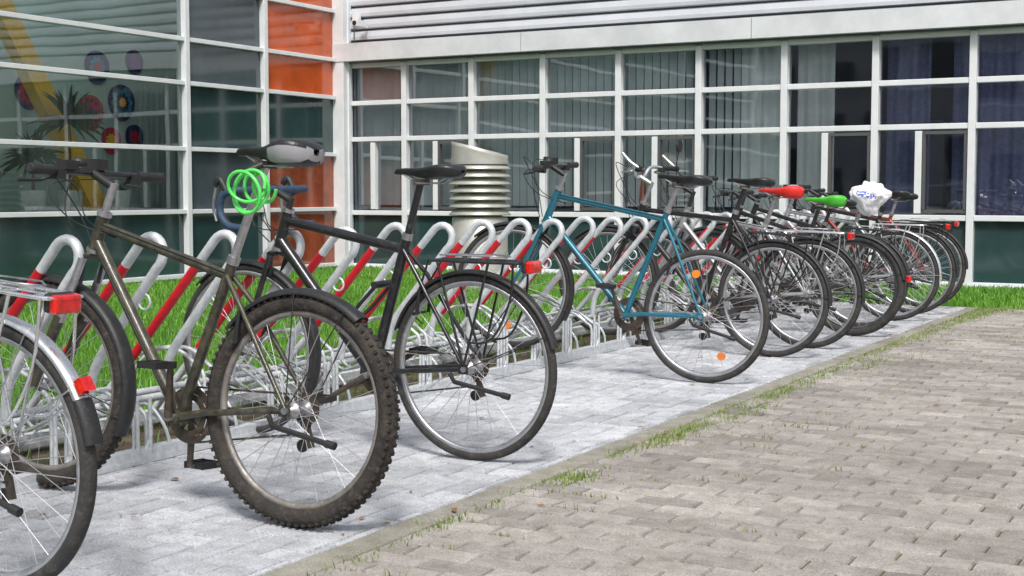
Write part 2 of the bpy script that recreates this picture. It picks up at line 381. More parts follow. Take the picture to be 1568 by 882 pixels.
def curtain(x0,x1,z0,z1,k,y=YF+.3):
    n=int((x1-x0)/.012); vs=[];fs=[]
    for i in range(n+1):
        xx=x0+(x1-x0)*i/n; yy=y+.03*math.sin(i*0.45)+.012*math.sin(i*.17)
        vs+=[(xx,yy,z0),(xx,yy,z1)]
    for i in range(n): fs.append((2*i,2*i+2,2*i+3,2*i+1))
    bl.add(vs,fs,k)
x=-5.7
while x<-5.4: bl.box((x,YF+.2,1.72),(.08,.003,1.8),'blind',Matrix.Rotation(.7,3,'Z')); x+=.1
curtain(-5.35,-4.85,.75,2.66,'curtain',YF+.2); curtain(-4.72,-4.3,.8,2.66,'curtain',YF+.3); curtain(-3.0,-2.2,.75,2.66,'bcurtain',YF+.2)
curtain(-1.6,-.4,.75,2.66,'bcurtain'); curtain(-3.72,-3.25,.75,2.66,'bcurtain',YF+.3)
bl.obj('blinds_and_curtains',B)
c=MB(); c.tube([(-6.55,14.98,.76),(-6.55,14.98,.80),(-6.55,14.98,1.25)],[.09,.06,.015],'orangepan',12); c.box((-6.55,14.98,.74),(.2,.2,.03),'orangepan'); c.obj('traffic_cone')
# added wing, unseen behind the viewpoint, to darken and vary the glazing's reflections
O=empty('reflection_prop'); ob=MB()
ob.box((5,-34,4),(70,8,8),'brickw')
for k in range(2):
    for i in range(26): ob.box((-28+i*2.6,-29.98,2+3.6*k),(1.7,.06,1.8),'farwin')
for k in range(2): ob.box((5,-29.97,.85+3.6*k),(70,.1,.12),'frame')
ob.box((5,-29.9,8.1),(70.6,.6,.25),'cornice'); ob.obj('reflection_prop_facade',O)

# ------------------------------------------------------------------ lobby building (left); unseen glazed roof added to let the sky brighten the inside
L=empty('lobby_building'); XL=-10.8
zl=[0.04,0.77,1.48,2.22,2.71,3.34,4.0,4.7,5.4]
yl=[3.0,11.79,13.17,14.62]
g=MB()
for y in (-2,2.2,11.79,13.17): g.box((XL,y,2.95),(0.12,.07,5.9),'frame')
for j in range(len(yl)-1):
    a=yl[j]+.036 if j else -2; b=yl[j+1]-.036
    for z in zl+[5.9]: g.box((XL-.004,(a+b)/2,z),(.10,b-a,.05),'frame')
g.box((XL+.04,14.70,3),(.24,.2,6),'frame')
g.box((XL+.15,14.72,3),(.06,.06,6),'frame')
for i in range(7): g.box((-11.5,-1.2+i*2.6,5.95),(1.35,.06,.08),'frame')  # bars of the added glass roof
g.obj('curtain_wall_frames',L,0.005)
g=MB()
def pane(y0,y1,z0,z1,k):
    t=[random.uniform(-.005,.005) for _ in range(3)]
    g.add([(XL-.01+t[0],y0,z0),(XL-.01+t[1],y1,z0),(XL-.01+t[2],y1,z1),(XL-.01+t[0]+t[2]-t[1],y0,z1)],[(0,1,2,3)],k,False)
zz=zl+[5.9]
for j in range(len(zz)-1):
    z0=zz[j];z1=zz[j+1]
    pane(-2,11.79,z0,z1,'teal' if j==0 else 'glassl')
    pane(11.79,13.17,z0,z1,'teal' if j in (0,2) else 'greypan')
    pane(13.17,14.62,z0,z1,['rust','rust','teal','orangepan','orangepan','orangepan','orangepan','greypan','greypan'][j])
g.add([(-12.1,-2,5.98),(-10.8,-2,5.98),(-10.8,14.6,5.98),(-12.1,14.6,5.98)],[(0,1,2,3)],'glassl',False)  # unseen glass roof, added so skylight brightens the lobby wall
g.obj('glass_and_panels',L)
g=MB()
g.box((-12.15,6.3,3),(.1,16.6,6),'intl'); g.box((-11.45,6.3,-.02),(1.3,16.6,.04),'intl')
g.box((-11.45,14.66,3),(1.3,.06,6),'int'); g.box((-11.45,-2,3),(1.3,.06,6),'int')
g.box((-11.3,10.6,.5),(.5,2.6,.5),'terracotta')
g.obj('lobby_interior',L)
g=MB()
dv=Vector((0,11.1-9.65,0.9-3.3))
g.box((-11.6,10.42,2.1),(.16,.22,3.2),'yellow',Matrix.Rotation(math.atan2(dv.y,-dv.z),3,'X')); g.obj('yellow_strut',L)
M['d1']=mat('disc_plum',(0.10,0.01,0.16),.6); M['d2']=mat('disc_teal',(0.0,0.20,0.28),.6); M['d3']=mat('disc_maroon',(0.45,0.005,0.03),.6); M['d4']=mat('disc_navy',(0.004,0.008,0.08),.6)
def disc(y,z,r,ks):
    d=MB()
    r*=1.15; y+=.11
    for q,(rr,k) in enumerate(ks):
        n=42; vs=[(-12.09+.006*q,y,z)]
        for i in range(n):
            a=2*pi*i/n; wob=1+(.14*math.sin(10*a+q) if q else 0.03*math.sin(3*a))
            vs.append((-12.09+.006*q,y+rr*r*wob*math.cos(a),z+rr*r*wob*math.sin(a)))
        d.add(vs,[(0,1+i,1+(i+1)%n) for i in range(n)],k,False)
    d.obj('wall_disc')
disc(10.6,2.1,.17,[(1,'d4'),(.7,'d3'),(.35,'d1')]); disc(11.62,2.45,.17,[(1,'d4'),(.6,'d2'),(.3,'d3')])
disc(11.5,1.92,.18,[(1,'d3'),(.75,'d4'),(.6,'d3'),(.3,'d1')]); disc(12.0,2.06,.19,[(1,'d4'),(.75,'d2'),(.5,'d4'),(.25,'yellow')])
disc(12.22,2.56,.13,[(1,'d4'),(.6,'d1')]); disc(11.82,1.60,.14,[(1,'d3'),(.5,'yellow')]); disc(12.2,1.66,.13,[(1,'d4'),(.5,'d3')])
def palm(x,y,z0,h,n,ln,name='potted_palm'):
    p=MB(); p.tube([(x,y,z0),(x,y,z0+.12),(x,y,z0+.25)],[.09,.12,.13],'terracotta',14)
    p.tube([(x,y,z0+.2),(x+.01,y,z0+h)],[.02,.012],'darkmetal',6)
    for i in range(n):
        a=random.uniform(0,2*pi); el=random.uniform(-.3,1.4); l=ln*random.uniform(.7,1.1)
        d=Vector((math.cos(a)*math.cos(el)*.4,math.sin(a)*math.cos(el),math.sin(el))); s=(Vector((1,0,0)).cross(d)).normalized()*.017
        b0=Vector((x,y,z0+h)); vs=[]
        for t in (0,.35,.7,1):
            q=b0+d*l*t-Vector((0,0,.30*l*t*t)); w=(1,1.4,.9,.1)[(0,.35,.7,1).index(t)]
            vs+=[q-s*w,q+s*w]
        p.add(vs,[(0,1,3,2),(2,3,5,4),(4,5,7,6)],'leaf',False)
    p.obj(name)
palm(-11.2,10.45,.76,.98,64,.56); palm(-11.2,9.95,.76,.60,50,.48); palm(-11.25,11.2,.76,.2,16,.2)
c=MB(); c.tube([(-10.35,YF-.07,3.12),(-10.35,YF-.25,3.12)],.012,'frame',8); c.box((-10.35,YF-.25,3.15),(.09,.2,.08),'frame'); c.disc((-10.35,YF-.35,3.15),.03,.02,'blackpl')
c.tube([(-10.55,YF-.08,2.95),(-10.55,YF-.08,3.2),(-10.4,YF-.08,3.22)],.008,'gapd',6); c.box((-10.5,YF-.09,3.25),(.1,.06,.1),'frame'); c.obj('security_camera',None,.006)
# ------------------------------------------------------------------ vent
v=MB(); vx,vy=-7.2,12.25
def vlathe(pr,k,seg=40,cut=None):
    vs=[];fs=[];P=len(pr)
    for i in range(seg):
        a=2*pi*i/seg
        for q,(r,z) in enumerate(pr):
            X=r*math.cos(a);Y=r*math.sin(a)
            if cut is not None and q>=cut: z=z-.25*(X*.874+Y*.486)
            vs.append((vx+X,vy+Y,z))
    for i in range(seg):
        for j in range(P-1): i2=(i+1)%seg; fs.append((i*P+j,i2*P+j,i2*P+j+1,i*P+j+1))
    v.add(vs,fs,k)
vlathe([(.29,-.02),(.29,.72),(.27,.74)],'vent')
z=.74
for i in range(7): vlathe([(.23,z),(.23,z+.02),(.322,z+.013),(.322,z+.026),(.26,z+.082),(.23,z+.083)],'vent'); z+=.078
vlathe([(.30,z-.01),(.30,z+.02),(.29,1.40),(.295,1.44),(.275,1.44),(.27,1.40)],'vent',cut=2)
vlathe([(.28,1.425),(.001,1.40)],'ventin',cut=0)
v.obj('ventilation_shaft')

# ------------------------------------------------------------------ bicycle rack
rk=MB()
ry0,ry1=1.6,12.7
for X,hh in ((-3.62,.045),(-4.22,.045)):
    rk.box((X,(ry0+ry1)/2,.03),(.05,ry1-ry0,.05),'galv')
    rk.box((X+.028,(ry0+ry1)/2,.012),(.004,ry1-ry0,.02),'galv')
Ys=[2.045+.385*i for i in range(28)]
for n,y in enumerate(Ys):
    hi=n%2
    A=Vector((-4.12,y,.14)); T1=Vector((-3.50,y+random.gauss(0,.004),.815+random.gauss(0,.004)))
    d=(T1-A).normalized(); nrm=Vector((d.z,0,-d.x))
    r=.058
    C=T1+nrm*r
    arc=[]
    for q in range(13):
        a=pi*q/12*1.08
        arc.append(C-nrm*r*math.cos(a)+d*r*1.15*math.sin(a))
    m0=A.lerp(T1,.30); m1=A.lerp(T1,.88)
    rk.tube([A-d*.12,A,m0],.0165,'galv',10); rk.tube([m0,m1],.0180,'rackred',12)
    end=arc[-1]
    low=end-d*.50+Vector((.03,0,0)); 
    rk.tube([m1]+arc+smoothpath([end,end-d*.25+Vector((.01,0,0)),low,low+Vector((-.03,0,-.14))],5)[1:],.0175,'galv',12)
    e=end-d*.13+nrm*.035
    rk.tube([e+Vector((math.cos(a)*.028,0,math.sin(a)*.028)) for a in [2*pi*i/16 for i in range(16)]],.0045,'galv',6,closed=True)
    H=.32 if hi else .20
    for s in (-.032,.032):
        yy=y+s+.1
        rk.tube(smoothpath([(-3.62,yy,.04),(-3.62,yy,.16+.1*hi),(-3.66,yy,H),(-3.78,yy,H+.06),(-3.98,yy,H+.02),(-4.12,yy,.18),(-4.22,yy,.04)],5),.008,'galv',7)
        rk.tube([(-3.60,yy,.04),(-3.60,yy,.24)],.008,'galv',6)
        rk.tube(smoothpath([(-3.61,yy+.12*s/.032*.3+.08,.04),(-3.61,yy+.08,.13),(-3.70,yy+.08,.20),(-3.85,yy+.08,.15),(-3.93,yy+.08,.20)],4),.007,'galv',6)
    rk.tube([(-3.78,y+.068,H+.06),(-3.78,y+.132,H+.06)],.007,'galv',6)
rk.tube([(-4.12,ry0,.13),(-4.12,ry1,.13)],.018,'galv',10)
rk.tube([(-3.93,ry0,.20),(-3.93,ry1,.20)],.014,'galv',10)
rk.obj('bicycle_rack')

# ------------------------------------------------------------------ bicycles
def wheel(b,c,R,rt,tyre='tyre',rim='rim',knob=False,refl=False,nsp=32,phase=0,cas=False,sp='spoke'):
    prof=[(R-rt+rt*math.cos(a),rt*.95*math.sin(a)) for a in [2*pi*i/10 for i in range(10)]]
    b.ring(prof,c,tyre,72)
    if knob:
        for i in range(84):
            a=2*pi*i/84
            for s in (-1,0,1):
                aa=a+(pi/84 if s==0 else 0); rr=R-.001 if s==0 else R-.009
                b.box((c[0]+rr*math.cos(aa),c[1]+s*rt*.70,c[2]+rr*math.sin(aa)),(.009,.013,.011),tyre,Matrix.Rotation(-aa,3,'Y'))
    ri=R-2*rt+.004; b.ring([(ri+.003,-.011),(ri-.012,-.010),(ri-.018,0),(ri-.012,.010),(ri+.003,.011)],c,rim,64)
    b.ring([(.001,-.055),(.008,-.055),(.012,-.034),(.026,-.033),(.026,-.028),(.014,-.024),(.014,.024),(.026,.028),(.026,.033),(.012,.034),(.008,.055),(.001,.055)],c,'steel',16)
    b.tube([(c[0],-.07,c[2]),(c[0],.07,c[2])],.005,'steel',8); b.disc((c[0],.066,c[2]),.011,.012,'steel',10)
    for i in range(nsp):
        a=2*pi*i/nsp+phase; s=1 if i%2 else -1; off=.62 if (i//2)%2 else -.62
        p0=Vector((c[0]+.024*math.cos(a+off*1.7),c[1]+s*.030,c[2]+.024*math.sin(a+off*1.7)))
        p1=Vector((c[0]+(ri-.014)*math.cos(a),c[1]+s*.003,c[2]+(ri-.014)*math.sin(a)))
        b.tube([p0,p1],.00125,sp,4,caps=False)
    b.tube([(c[0]+(ri-.014)*math.cos(phase+.1),0,c[2]+(ri-.014)*math.sin(phase+.1)),(c[0]+(ri-.055)*math.cos(phase+.1),0,c[2]+(ri-.055)*math.sin(phase+.1))],.003,'blackpl',6)
    if refl:
        for a in (phase+.35,phase+.35+pi*.93):
            b.box((c[0]+.225*math.cos(a),.012,c[2]+.225*math.sin(a)),(.026,.010,.040),'orange',Matrix.Rotation(-a,3,'Y'))
            b.tube([(c[0]+.225*math.cos(a),.004,c[2]+.225*math.sin(a)),(c[0]+.225*math.cos(a),.019,c[2]+.225*math.sin(a))],.021,'orange',14)
    if cas:
        for i,r in enumerate((.05,.044,.039,.034,.03,.026)): b.ring([(r,-.001),(r,.001),(.012,.001),(.012,-.001)],(c[0],-.034-.004*i,c[2]),'darkmetal',24,smooth=False)
def fender(b,c,R,a0,a1,w,k):
    h=w*.28
    pr=[(R-h,-w/2),(R-h*.3,-w*.38),(R,-w*.15),(R,w*.15),(R-h*.3,w*.38),(R-h,w/2),(R-h-.003,w/2-.002),(R-h*.4-.003,w*.36),(R-.003,w*.14),(R-.003,-w*.14),(R-h*.4-.003,-w*.36),(R-h-.003,-w/2+.002)]
    b.ring(pr,c,k,40,a0,a1)
def saddle(b,x,z,k,k2=None,sc=1.0,cover=None,wide=1.0,th=1.0,nose=0):
    ctrl=[(-.150,.012,-.004,.25),(-.144,.036,-.001,.6),(-.128,.060,.003,.9),(-.105,.073,.006,1),(-.075,.077,.006,1),(-.045,.070,.003,1),(-.015,.056,-.001,.9),(.02,.040,-.003,.75),(.06,.028,-.002,.6),(.10,.021,0,.5),(.135,.016,-.002,.45),(.148,.009,-.008,.25)]
    vs=[];n=16
    for (dx,w,dz,tk) in ctrl:
        w*=wide
        back=max(0,min(1,(.03-dx)/.1)); T=tk*(1+(th-1)*back)
        for i in range(n):
            a=2*pi*i/n; yy=w*math.cos(a)
            crown=.016*T; skirt=.040*T
            if math.sin(a)>0: zz=crown*(math.sin(a)**.6)-.004*math.exp(-(yy/.012)**2)*(dx>-.12)
            else:
                zz=-skirt*(abs(math.sin(a))**.45); yy*=.93
            vs.append((x+dx*sc,yy*sc,z+dz+zz*sc-dx*nose))
    fs=[];N=len(ctrl)
    for s in range(N-1):
        for i in range(n): fs.append((s*n+i,s*n+(i+1)%n,(s+1)*n+(i+1)%n,(s+1)*n+i))
    fs.append(tuple(range(n))); fs.append(tuple(range((N-1)*n,N*n))[::-1])
    b.add(vs,fs,cover or k)
    if k2:
        b.add([(p[0]-.0015*(p[0]<x-.1),p[1]*1.02,p[2]) for p in vs[:7*n]],[f for f in fs[:6*n] if (f[0]%n) in (8,9,14,15) or f[0]<n and (f[0]%n) in (0,7,8,9,10,11,12,13,14,15)],k2)
    for s in (-.02,.02): b.tube([(x-.10,s*1.3,z-.02),(x-.05,s,z-.050),(x+.04,s,z-.050),(x+.11,s*.5,z-.015)],.0035,'steel',6)
def bike(px,py,col='black',R=.35,rt=.019,tilt=7,yaw=0,lean=0,steer=0,L=.50,seat=.79,bar='flat',tyre='tyre',rim='rim',knob=False,refl=False,
         fend=None,fk='blackpl',rack=None,light=None,sk='saddle',sk2=None,cover=None,swide=1.0,sth=1.0,tr=.016,fork=None,step=False,kick=True,barz=.05,hl=.13,phase=0,crank=-1.3,grip='blackpl',barmat='black',mirror=False,shock=False,flap=False,frontfend=True,rearfend=True,sp='spoke',bell=False,
         wb=1.05,hbx=.885,hbz=.385,sa=73,bbx=.45,rz=0.0,rx=0.0,barends=False,ulock=False):
    E=empty('bicycle')
    Mx=Matrix.Translation((px,py,R))@Matrix.Rotation(pi+math.radians(yaw),4,'Z')@Matrix.Rotation(math.radians(lean),4,'X')@Matrix.Rotation(-math.radians(tilt),4,'Y')
    E.matrix_world=Mx
    fork=fork or col
    V=lambda x,y,z:Vector((x,y,z))
    F=V(wb,0,0); BB=V(bbx,0,-.06); sd=V(-math.cos(math.radians(sa)),0,math.sin(math.radians(sa)))
    hd=V(-math.cos(math.radians(71)),0,math.sin(math.radians(71)))
    ST=BB+sd*L; SC=BB+sd*seat; hb=V(hbx,0,hbz); ht=hb+hd*hl
    b=MB()
    b.tube([hb-hd*.01,ht],.021,col,14); b.tube([hb-hd*.012,hb-hd*.0],.025,'steel',14); b.tube([ht,ht+hd*.014],.025,'steel',14)
    b.tube([ST+sd*.02,BB],tr,col,12); 
    if step:
        b.tube(smoothpath([hb+hd*.10,V(.70,0,.30),V(.50,0,.14),BB+sd*.16],5),tr,col,12)
    else: b.tube([ht-hd*.035,ST-sd*.02],tr*.95,col,12)
    b.tube([hb+hd*.03,BB],tr*1.15,col,12)
    b.tube([BB+V(0,-.036,0),BB+V(0,.036,0)],.022,col,14)
    for s in (-1,1):
        b.tube([BB+V(-.01,s*.022,0),V(.33,s*.042,-.035),V(0,s*.064,0)],[.012,.011,.008],col,8)
        b.tube([ST+V(0,s*.014,-.02),V(ST.x*.75,s*.035,ST.z*.75),V(0,s*.062,0)],[.009,.009,.007],col,8)
        b.box((0.005,s*.063,0),(.04,.006,.035),col)
    b.tube([V(.235,-.04,.19),V(.235,.04,.19)],.007,col,6)
    b.tube([ST+sd*.02,ST+sd*.045],.0205,'steel',12)
    b.tube([ST-sd*.02,SC-sd*.045],.0140,'steel' if col!='black' else 'black',12)
    b.box(SC-sd*.048,(.05,.045,.022),'darkmetal')
    ta=ht-hd*.035; tb=ST-sd*.02
    b.tube([ta+V(0,.016,.01),tb+V(0,.016,.01)],.0022,'blackpl',5)
    da=hb+hd*.03; db=BB
    b.tube([da.lerp(db,.1)+V(0,.021,0),da.lerp(db,.95)+V(0,.021,0)],.0022,'blackpl',5)
    if ulock:
        c0=ST.lerp(BB,.3)+V(.045,.0,0)
        b.tube([c0+V(0,-.05,0),c0+V(0,.08,0)],.014,'blackpl',10)
        b.tube(smoothpath([c0+V(0,-.045,0),c0+V(.10,-.045,-.10),c0+V(.15,.0,-.15),c0+V(.10,.06,-.10),c0+V(0,.06,0)],5),.008,'blackpl',8)
    for s in (-1,1): b.tube([V(.22,s*.04,.19),V(.205,s*.045,.285)],.007,'blackpl',6)
    b.obj('frame',E)
    b=MB(); wheel(b,(0,0,0),R,rt,tyre,rim,knob,refl,phase=phase,cas=True,sp=sp); b.obj('rear_wheel',E)
    axis=Matrix.Translation(hb)@Matrix.Rotation(math.radians(steer),4,hd)@Matrix.Translation(-hb)
    b=MB(); wheel(b,tuple(F),R,rt,tyre,rim,knob,refl,phase=phase+.6,sp=sp); b.xform(0,axis); b.obj('front_wheel',E)
    b=MB()
    b.tube([hb-hd*.03+V(0,-.05,0),hb-hd*.02,hb-hd*.03+V(0,.05,0)],.014,fork,8)
    for s in (-1,1):
        c0=hb+V(0,s*.055,-.03); c1=F+V(0,s*.062,0); mid=c0.lerp(c1,.45)
        if shock:
            b.tube([c0,mid+V(0,0,-.02)],.014,'steel',10); b.tube([mid,c1],[.020,.018],fork,10)
        else: b.tube(smoothpath([c0,c0.lerp(c1,.6)+V(-.012,0,0),c0.lerp(c1,.85)+V(-.01,0,0),c1],4),[.012]*5+[.010]*4+[.008]*4,fork,8)
        b.tube([c0.lerp(c1,.2)+V(-.02,-s*.015,0),c0+V(-.0,-s*.01,.0)],.006,'blackpl',6)
    S0=ht+hd*.015; S1=ht+hd*(.03+barz)
    b.tube([S0,S1],.013,'steel' if (barmat!='black' or bell) else 'blackpl',10)
    C=S1+V(.085,0,.03); b.tube([S1-hd*.012,C],.0145,barmat if barmat!='black' else 'blackpl',10)
    bm_='chrome' if barmat=='chrome' else 'black'
    if bar=='drop':
        for s in (-1,1):
            p=smoothpath([C,C+V(0,s*.18,0),C+V(.03,s*.205,0),C+V(.085,s*.21,-.02),C+V(.10,s*.212,-.08),C+V(.06,s*.214,-.135),C+V(-.03,s*.215,-.145)],5)
            b.tube(p,.0155,'tape',10)
            b.tube(smoothpath([C+V(.07,s*.21,.0),C+V(.10,s*.21,.045),C+V(.125,s*.21,.02)],4),.014,'blackpl',8)
            b.tube(smoothpath([C+V(.12,s*.21,.01),C+V(.135,s*.21,-.06),C+V(.12,s*.21,-.12)],4),.006,'steel',6)
        hands=[C+V(.1,s*.21,0) for s in(-1,1)]
    else:
        rise=.0 if bar=='flat' else .06
        back=.03 if bar=='flat' else .12
        for s in (-1,1):
            p=smoothpath([C,C+V(0,s*.06,0),C+V(-.01,s*.13,rise),C+V(-back*.5,s*.22,rise),C+V(-back,s*.31,rise)],5)
            b.tube(p,.0115,bm_,10)
            g0=C+V(-back*.55,s*.20,rise); g1=C+V(-back,s*.31,rise)
            b.tube([g0,g0.lerp(g1,.1),g0.lerp(g1,.5),g1,g1+(g1-g0).normalized()*.008],[.015,.0175,.0155,.018,.012],grip,12)
            b.box(g0+V(.0,-s*.02,-.012),(.035,.035,.03),'blackpl')
            lvp=smoothpath([g0+V(.02,-s*.02,-.015),g0+V(.055,s*.0,-.03),g0+V(.06,s*.09,-.035)],4)
            b.tube(lvp,.006,'steel' if barmat=='chrome' else 'blackpl',6)
            if barends: b.tube(smoothpath([g1,g1+V(.05,s*.01,.03),g1+V(.11,s*.0,.08)],4),.011,'chrome',8)
        hands=[C+V(.03,s*.17,rise) for s in(-1,1)]
        if bell:
            i0=len(b.v); b.ring([(.001,.030),(.014,.028),(.024,.018),(.027,0),(.001,-.002)],(0,0,0),'blackpl',14)
            b.xform(i0,Matrix.Translation((C.x-.01,.08,C.z+.02))@Matrix.Rotation(pi/2,4,'X'))
            b.box(C+V(.02,-.03,.03),(.07,.05,.035),'blackpl'); b.box(C+V(-.01,.13,.02),(.04,.06,.03),'blackpl')
        if mirror:
            b.tube(smoothpath([C+V(-back,.30,rise),C+V(-back+.02,.36,rise+.06),C+V(-back,.38,rise+.16)],4),.004,'blackpl',6)
            i0=len(b.v); b.disc((0,0,0),.04,.015,'blackpl'); b.xform(i0,Matrix.Translation(C+V(-back,.38,rise+.20))@Matrix.Rotation(pi/2,4,'Z'))
    for q,hnd in enumerate(hands):
        b.tube(smoothpath([hnd,hnd*.5+C*.5+V(.12,0,.02+.02*q),C+V(.09,(-1)**q*.03,-.12),hb+V(.03,(-1)**q*.02,.02)],6),.0026,'blackpl',6)
        b.tube(smoothpath([hnd+V(0,0,-.01),C+V(.13,(-1)**q*.06,-.04),C+V(.06,(-1)**q*.04,-.15),ht+V(-.05,0,-.07)],6),.0024,'blackpl',6)
    b.xform(0,axis); b.obj('fork_and_handlebar',E)
    b=MB()
    b.ring([(.092,-.0015),(.092,.0015),(.07,.0015),(.07,-.0015)],(BB.x,-.045,BB.z),'darkmetal',40,smooth=False)
    b.ring([(.07,-.0015),(.07,.0015),(.05,.0015),(.05,-.0015)],(BB.x,-.039,BB.z),'darkmetal',40,smooth=False)
    for i in range(5):
        a=2*pi*i/5+.3; b.tube([(BB.x,-.044,BB.z),(BB.x+.08*math.cos(a),-.045,BB.z+.08*math.sin(a))],.006,'darkmetal',6)
    for s,aa in ((-1,crank),(1,crank+pi)):
        e=BB+V(.17*math.cos(aa),s*.075,.17*math.sin(aa)); b.tube([BB+V(0,s*.055,0),e],[.013,.010],'darkmetal' if barmat!='chrome' else 'steel',8)
        b.tube([BB+V(0,s*.03,0),BB+V(0,s*.06,0)],.012,'steel',8)
        pc=e+V(0,s*.06,0); b.tube([e,pc],.006,'steel',6)
        for dx in(-.035,.035): b.box(pc+V(dx,0,0),(.008,.09,.022),'blackpl')
        for dy in(-.04,.04,0): b.box(pc+V(0,dy,0),(.07,.008,.020),'blackpl')
    for z0,z1 in ((.09,.04),(-.09,-.075)): b.tube([(BB.x,-.046,BB.z+z0),(0.0,-.045,z1)],.0038,'darkmetal',6)
    b.box((-.0,-.05,-.075),(.02,.012,.09),'darkmetal',Matrix.Rotation(.3,3,'Y')); b.disc((.01,-.05,-.045),.02,.006,'blackpl',14); b.disc((.02,-.05,-.115),.02,.006,'blackpl',14)
    if kick:
        b.tube([V(.06,.065,-.02),V(.03,.085,-.045),V(-.18,.10,-.075)],.0085,'blackpl',8); b.tube([V(-.18,.10,-.075),V(-.21,.10,-.08)],.012,'blackpl',8)
    b.obj('drivetrain',E)
    b=MB(); saddle(b,SC.x-.02,SC.z+.0,sk,sk2,cover=cover,wide=swide,th=sth); b.obj('saddle',E)
    if fend:
        fw=max(.048,rt*2.3)
        if rearfend:
            b=MB()
            fender(b,(0,0,0),R+.014,math.radians(fend[0]),math.radians(fend[1]),fw,fk)
            for s in (-1,1):
                for a in (fend[1]-8,fend[1]-40):
                    a=math.radians(a); b.tube([(0,s*.066,0),((R)*math.cos(a),s*fw*.48,R*math.sin(a))],.0022,'steel' if fk!='blackpl' else 'blackpl',5)
            if flap:
                fender(b,(0,0,0),R+.018,math.radians(fend[1]-3),math.radians(fend[1]+15),fw*1.2,'blackpl')
                a=math.radians(fend[1]-7); b.box(((R+.030)*math.cos(a),0,(R+.030)*math.sin(a)),(.022,.036,.036),'red',Matrix.Rotation(-a,3,'Y'))
            b.obj('rear_mudguard',E)
        if frontfend:
            b=MB(); fender(b,tuple(F),R+.014,math.radians(45),math.radians(205),fw,fk)
            for s in (-1,1):
                a=math.radians(195); b.tube([(F.x,s*.066,0),(F.x+R*math.cos(a),s*fw*.48,R*math.sin(a))],.002,'steel' if fk!='blackpl' else 'blackpl',5)
            b.xform(0,axis); b.obj('front_mudguard',E)
    if rack:
        b=MB(); zt=R+.045+rz; r=.0055
        for s in (-1,1):
            b.tube(smoothpath([V(.16,s*.05,zt),V(.0,s*.058,zt),V(-.16,s*.058,zt),V(-.225,s*.045,zt-.0)],3),r,rack,8)
            b.tube([V(.12,s*.055,zt),V(.0,s*.068,.01)],r*.9,rack,6); b.tube([V(-.10,s*.058,zt),V(-.0,s*.068,.01)],r*.9,rack,6)
            b.tube(smoothpath([V(-.02,s*.066,.10),V(-.12,s*.068,.12),V(-.19,s*.06,.26),V(-.2,s*.055,zt)],4),r*.8,rack,6)
            b.tube([V(.16,s*.05,zt),V(.225,s*.02,.27)],r*.8,rack,6)
        for x in (.16,.05,-.06,-.17,-.225): b.tube([V(x,-.052,zt),V(x,.052,zt)],r*.8,rack,6)
        b.tube([V(.16,0,zt+.001),V(-.22,0,zt+.001)],r*.7,rack,6)
        b.tube([V(.13,.02,zt+.02),V(-.1,.04,zt+.022),V(-.16,0,zt+.02),V(-.1,-.04,zt+.022),V(.13,-.02,zt+.02)],.003,'steel',6)
        b.obj('luggage_rack',E)
    if light:
        b=MB()
        lx,lz=(-.255+rx,R+.03+rz) if light=='rack' else (-R*.985-.03,.07)
        b.box((lx,0,lz),(.030,.082 if light=='rack' else .045,.046),'red'); b.box((lx+.02,0,lz+.002),(.022,.085 if light=='rack' else .035,.048),'blackpl')
        b.obj('rear_light',E,.009)
    return E,Mx
bike(-2.75,2.30,col='silverpaint',R=.345,rt=.021,fend=(25,150),fk='chrome',rack='chrome',light='rack',flap=True,phase=.2,tilt=5,bar='rise',rz=.035,rx=.03)
bike(-2.52,3.22,col='olive',R=.35,rt=.029,knob=True,tyre='tyre_mud',rim='rimmud',L=.50,seat=.895,sa=69,bbx=.465,hbx=.865,hbz=.455,hl=.115,wb=1.06,sk2='saddlegrey',swide=1.2,sth=1.45,tr=.017,fend=(40,128),bell=True,phase=.1,crank=-1.45,shock=True,barz=.085,steer=5,tilt=.5,lean=4)
bike(-2.57,4.32,col='black',R=.35,rt=.017,L=.53,seat=.825,bar='drop',rack='black',light='rack',fend=(20,165),tr=.02,phase=.5,crank=2.6,hl=.15,hbx=.90,hbz=.42,wb=1.07,lean=-1,tilt=.5,barz=.03,ulock=True)
bike(-2.57,6.69,col='blue',R=.35,rt=.018,L=.58,seat=.80,refl=True,fend=(20,150),rearfend=False,phase=.9,hl=.19,crank=-2.0,barz=.07,steer=7,bell=True,wb=1.15,hbx=.985,hbz=.385,tilt=6)
bike(-2.62,7.94,col='black',R=.35,rt=.02,L=.56,seat=.80,rack='black',fend=(20,180),bar='rise',barmat='chrome',phase=.3,barends=True,barz=.12,tilt=4,wb=1.1,hbx=.93)
bike(-2.57,8.50,col='silverpaint',R=.35,rt=.02,cover='redcov',sth=1.5,seat=.745,fend=(20,185),bar='rise',rack='chrome',light='rack',phase=.7,tilt=2,wb=1.08,mirror=True,barz=.09)
bike(-2.52,9.39,col='black',R=.35,rt=.027,tyre='tyre',cover='greencov',sth=1.5,seat=.68,L=.42,bar='flat',phase=.2,rim='rimdark',fend=(30,170),light='f',tilt=2)
bike(-2.55,10.66,col='silverpaint',R=.35,rt=.02,seat=.68,fend=(20,185),fk='chrome',rack='chrome',bar='rise',barmat='chrome',phase=.4,tilt=1)
bike(-2.55,11.3,col='black',R=.35,rt=.02,seat=.72,fend=(20,180),rack='black',light='rack',phase=.6,tilt=3)
bike(-2.60,11.95,col='redpaint',R=.35,rt=.02,seat=.70,fend=(20,180),rack='black',light='rack',phase=.1,tilt=1)
bike(-2.62,9.98,col='black',R=.34,rt=.02,seat=.66,L=.45,fend=(20,180),rack='black',phase=.8,tilt=4,barz=0)
